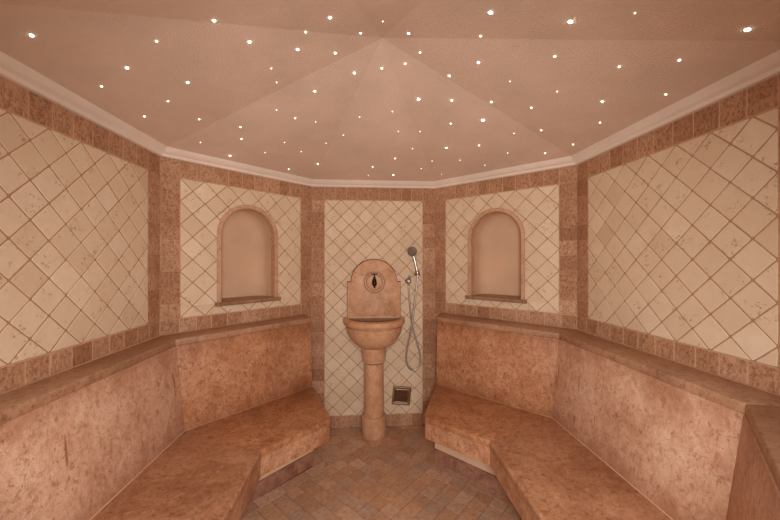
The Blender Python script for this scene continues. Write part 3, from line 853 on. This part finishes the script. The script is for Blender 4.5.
frame_ring('inner_lip', .050, .061, 2.884, 2.9008, 2.881, M['chrome'])
bm = bmesh.new()
q = [rp(x*.0505, z*.0505, 2.893) for x, z in ((-1, -1), (1, -1), (1, 1), (-1, 1))]; q2 = [rp(x*.0505, z*.0505, 2.9) for x, z in ((-1, -1), (1, -1), (1, 1), (-1, 1))]
a = [bm.verts.new(p) for p in q]; b = [bm.verts.new(p) for p in q2]
bm.faces.new(a); bm.faces.new(b[::-1])
for i in range(4): bm.faces.new((a[i], a[(i+1) % 4], b[(i+1) % 4], b[i]))
link('glass_pane', bm, M['darkglass'], root)['label'] = 'dark glass pane'

# ------------------------------------------------------------------ fibre-optic stars in the ceiling
STARS = {
    'left': [(-1.07, 1.141, 2.182, 3), (-0.937, 1.371, 2.217, 3), (-1.087, 1.445, 2.178, 2), (-0.794, 1.537, 2.254, 3), (-0.938, 1.642, 2.217, 2), (-1.097, 1.725, 2.175, 2), (-0.764, 1.267, 2.262, 2), (-0.467, 1.367, 2.339, 3), (-0.247, 1.376, 2.396, 2), (-0.298, 1.472, 2.383, 3), (-0.142, 1.551, 2.424, 3), (-0.436, 1.562, 2.347, 1), (-0.443, 1.679, 2.345, 1), (-0.902, 1.863, 2.226, 2)],
    'back_left': [(-0.059, 1.705, 2.422, 3), (-0.738, 2.008, 2.246, 2), (-0.775, 2.125, 2.218, 2), (-1.008, 2.098, 2.181, 1), (-0.911, 2.294, 2.163, 3), (-0.273, 1.796, 2.367, 3), (-0.502, 1.902, 2.307, 1), (-0.419, 1.999, 2.305, 2), (-0.309, 2.063, 2.313, 1), (-0.276, 2.319, 2.273, 1), (-0.538, 2.233, 2.241, 1), (-0.457, 2.378, 2.23, 1), (-0.69, 2.321, 2.198, 1), (-0.371, 2.593, 2.207, 3), (-0.595, 2.602, 2.165, 2)],
    'back': [(0.081, 1.682, 2.438, 2), (-0.039, 2.051, 2.346, 1), (-0.151, 2.234, 2.3, 1), (0.053, 2.626, 2.203, 2), (0.02, 2.763, 2.168, 1), (0.16, 1.993, 2.361, 1), (0.214, 2.178, 2.314, 1), (0.336, 2.369, 2.267, 1), (0.22, 2.5, 2.234, 2), (0.445, 2.638, 2.2, 1), (0.228, 2.748, 2.172, 3)],
    'back_right': [(0.195, 1.631, 2.437, 2), (0.299, 1.863, 2.377, 4), (0.478, 1.815, 2.353, 3), (0.695, 1.923, 2.295, 4), (0.525, 2.017, 2.309, 2), (0.357, 2.165, 2.312, 1), (0.913, 1.981, 2.245, 1), (0.565, 2.29, 2.252, 3), (0.762, 2.181, 2.236, 2), (0.969, 2.199, 2.196, 1), (0.507, 2.509, 2.223, 1), (0.698, 2.415, 2.206, 1), (0.888, 2.414, 2.172, 1), (0.623, 2.684, 2.171, 1), (1.187, 2.114, 2.172, 2)],
    'right': [(0.253, 1.533, 2.434, 2), (0.514, 1.479, 2.366, 3), (0.419, 1.639, 2.39, 3), (0.69, 1.54, 2.32, 1), (0.774, 1.304, 2.298, 2), (1.012, 1.253, 2.236, 2), (1.154, 1.138, 2.199, 2), (0.681, 1.753, 2.322, 3), (0.907, 1.509, 2.263, 1), (0.877, 1.696, 2.271, 2), (1.114, 1.484, 2.21, 3), (1.035, 1.885, 2.23, 2), (1.222, 1.644, 2.182, 2), (1.265, 1.936, 2.17, 2), (1.275, 1.319, 2.168, 2)],
    'front_right': [(0.446, 1.155, 2.349, 4), (0.185, 1.422, 2.444, 3), (0.466, 1.315, 2.374, 2), (0.711, 1.102, 2.291, 4), (0.852, 0.989, 2.246, 1), (1.184, 0.944, 2.178, 4)],
    'front': [(0.069, 1.352, 2.44, 1)],
    'front_left': [(-0.541, 1.223, 2.317, 3), (-0.139, 1.295, 2.402, 3), (-0.023, 1.444, 2.45, 2)],
}
WHERE = {'left': 'above the left tiled wall', 'back_left': 'above the left niche', 'back': 'above the fountain wall', 'back_right': 'above the right niche',
         'right': 'above the right tiled wall', 'front_right': 'on the near right slope', 'front': 'on the near middle slope', 'front_left': 'on the near left slope'}
SIZE = {1: 'tiny pinprick', 2: 'small', 3: 'bright', 4: 'largest'}
ORD = ['first', 'second', 'third', 'fourth', 'fifth', 'sixth', 'seventh', 'eighth', 'ninth', 'tenth']
RAD = {1: .0028, 2: .0041, 3: .0050, 4: .0068}
EM = {1: emis('faint star glow', (1, .86, .70, 1), 2.5), 2: emis('star glow', (1, .95, .80, 1), 5), 3: emis('bright star glow', (.96, 1, .86, 1), 9), 4: emis('brightest star glow', (.93, 1, .9, 1), 16)}
def star_mesh(sz):
    bm = bmesh.new(); r = RAD[sz]
    lathe(bm, [(r, .004), (r, -.0005), (r*.92, -.0018), (r*.7, -.0034), (r*.4, -.0044), (r*.1, -.0048)], (0, 0, 0), 'z', 14)
    bmesh.ops.recalc_face_normals(bm, faces=bm.faces[:])
    me = bpy.data.meshes.new('star_light_%s' % SIZE[sz].split()[0])
    for f in bm.faces: f.smooth = True
    bm.to_mesh(me); bm.free(); me.materials.append(EM[sz]); return me
SM = {k: star_mesh(k) for k in RAD}
for w, L in STARS.items():
    (nx, ny), d = LINES[w]; nA = nx*APEX[0]+ny*APEX[1]
    kz = (Z_EAVE-APEX[2])/(d-nA)
    nrm = V((-kz*nx, -kz*ny, 1)).normalized()
    rot = V((0, 0, 1)).rotation_difference(nrm)
    for sz in (1, 2, 3, 4):
        G = sorted([s for s in L if s[3] == sz], key=lambda s: atan2(s[0], s[1]))
        for i, s in enumerate(G):
            o = bpy.data.objects.new('star_light', SM[sz]); col.objects.link(o)
            o.location = s[:3]; o.rotation_mode = 'QUATERNION'; o.rotation_quaternion = rot
            tail = (', %s from left of that size' % ORD[i]) if len(G) > 1 else ''
            o['label'] = '%s ceiling star light %s%s' % (SIZE[sz], WHERE[w], tail)
            o['category'] = 'light'; o['group'] = 'star lights in the ceiling'

# ------------------------------------------------------------------ light
def area(name, loc, target, sx, sy, power, color):
    l = bpy.data.lights.new(name, 'AREA'); l.shape = 'RECTANGLE'; l.size = sx; l.size_y = sy; l.energy = power; l.color = color
    o = bpy.data.objects.new(name, l); col.objects.link(o); o.location = loc
    o.rotation_euler = (V(target)-V(loc)).to_track_quat('-Z', 'Y').to_euler(); return o
area('entrance_lamp', (.07, -.75, 1.15), (.07, 2.9, 1.55), 1.0, 1.9, 7, (1, .93, .85))
pl = bpy.data.lights.new('fill_spot', 'SPOT'); pl.energy = 108; pl.shadow_soft_size = .18; pl.color = (1, .945, .88)  # unseen spot added to brighten the near walls and benches
pl.spot_size = math.radians(130); pl.spot_blend = .75
po = bpy.data.objects.new('fill_spot', pl); col.objects.link(po); po.location = (.07, -.16, 1.42)
po.rotation_euler = (V((.0, 2.6, -.75))).to_track_quat('-Z', 'Y').to_euler()
world = bpy.data.worlds.new('World'); scene.world = world; world.use_nodes = True
world.node_tree.nodes['Background'].inputs[0].default_value = (1, .92, .83, 1)
world.node_tree.nodes['Background'].inputs[1].default_value = .7

cam = bpy.data.cameras.new('Camera'); cam.lens = 330.5145*36/780; cam.sensor_width = 36; cam.clip_start = .02
co = bpy.data.objects.new('Camera', cam); col.objects.link(co)
co.location = (0, 0, 1.46); co.rotation_euler = (pi/2+.0008, 0, -.0728)
scene.camera = co
scene.view_settings.view_transform = 'Standard'
scene.view_settings.look = 'None'
scene.view_settings.exposure = 0.
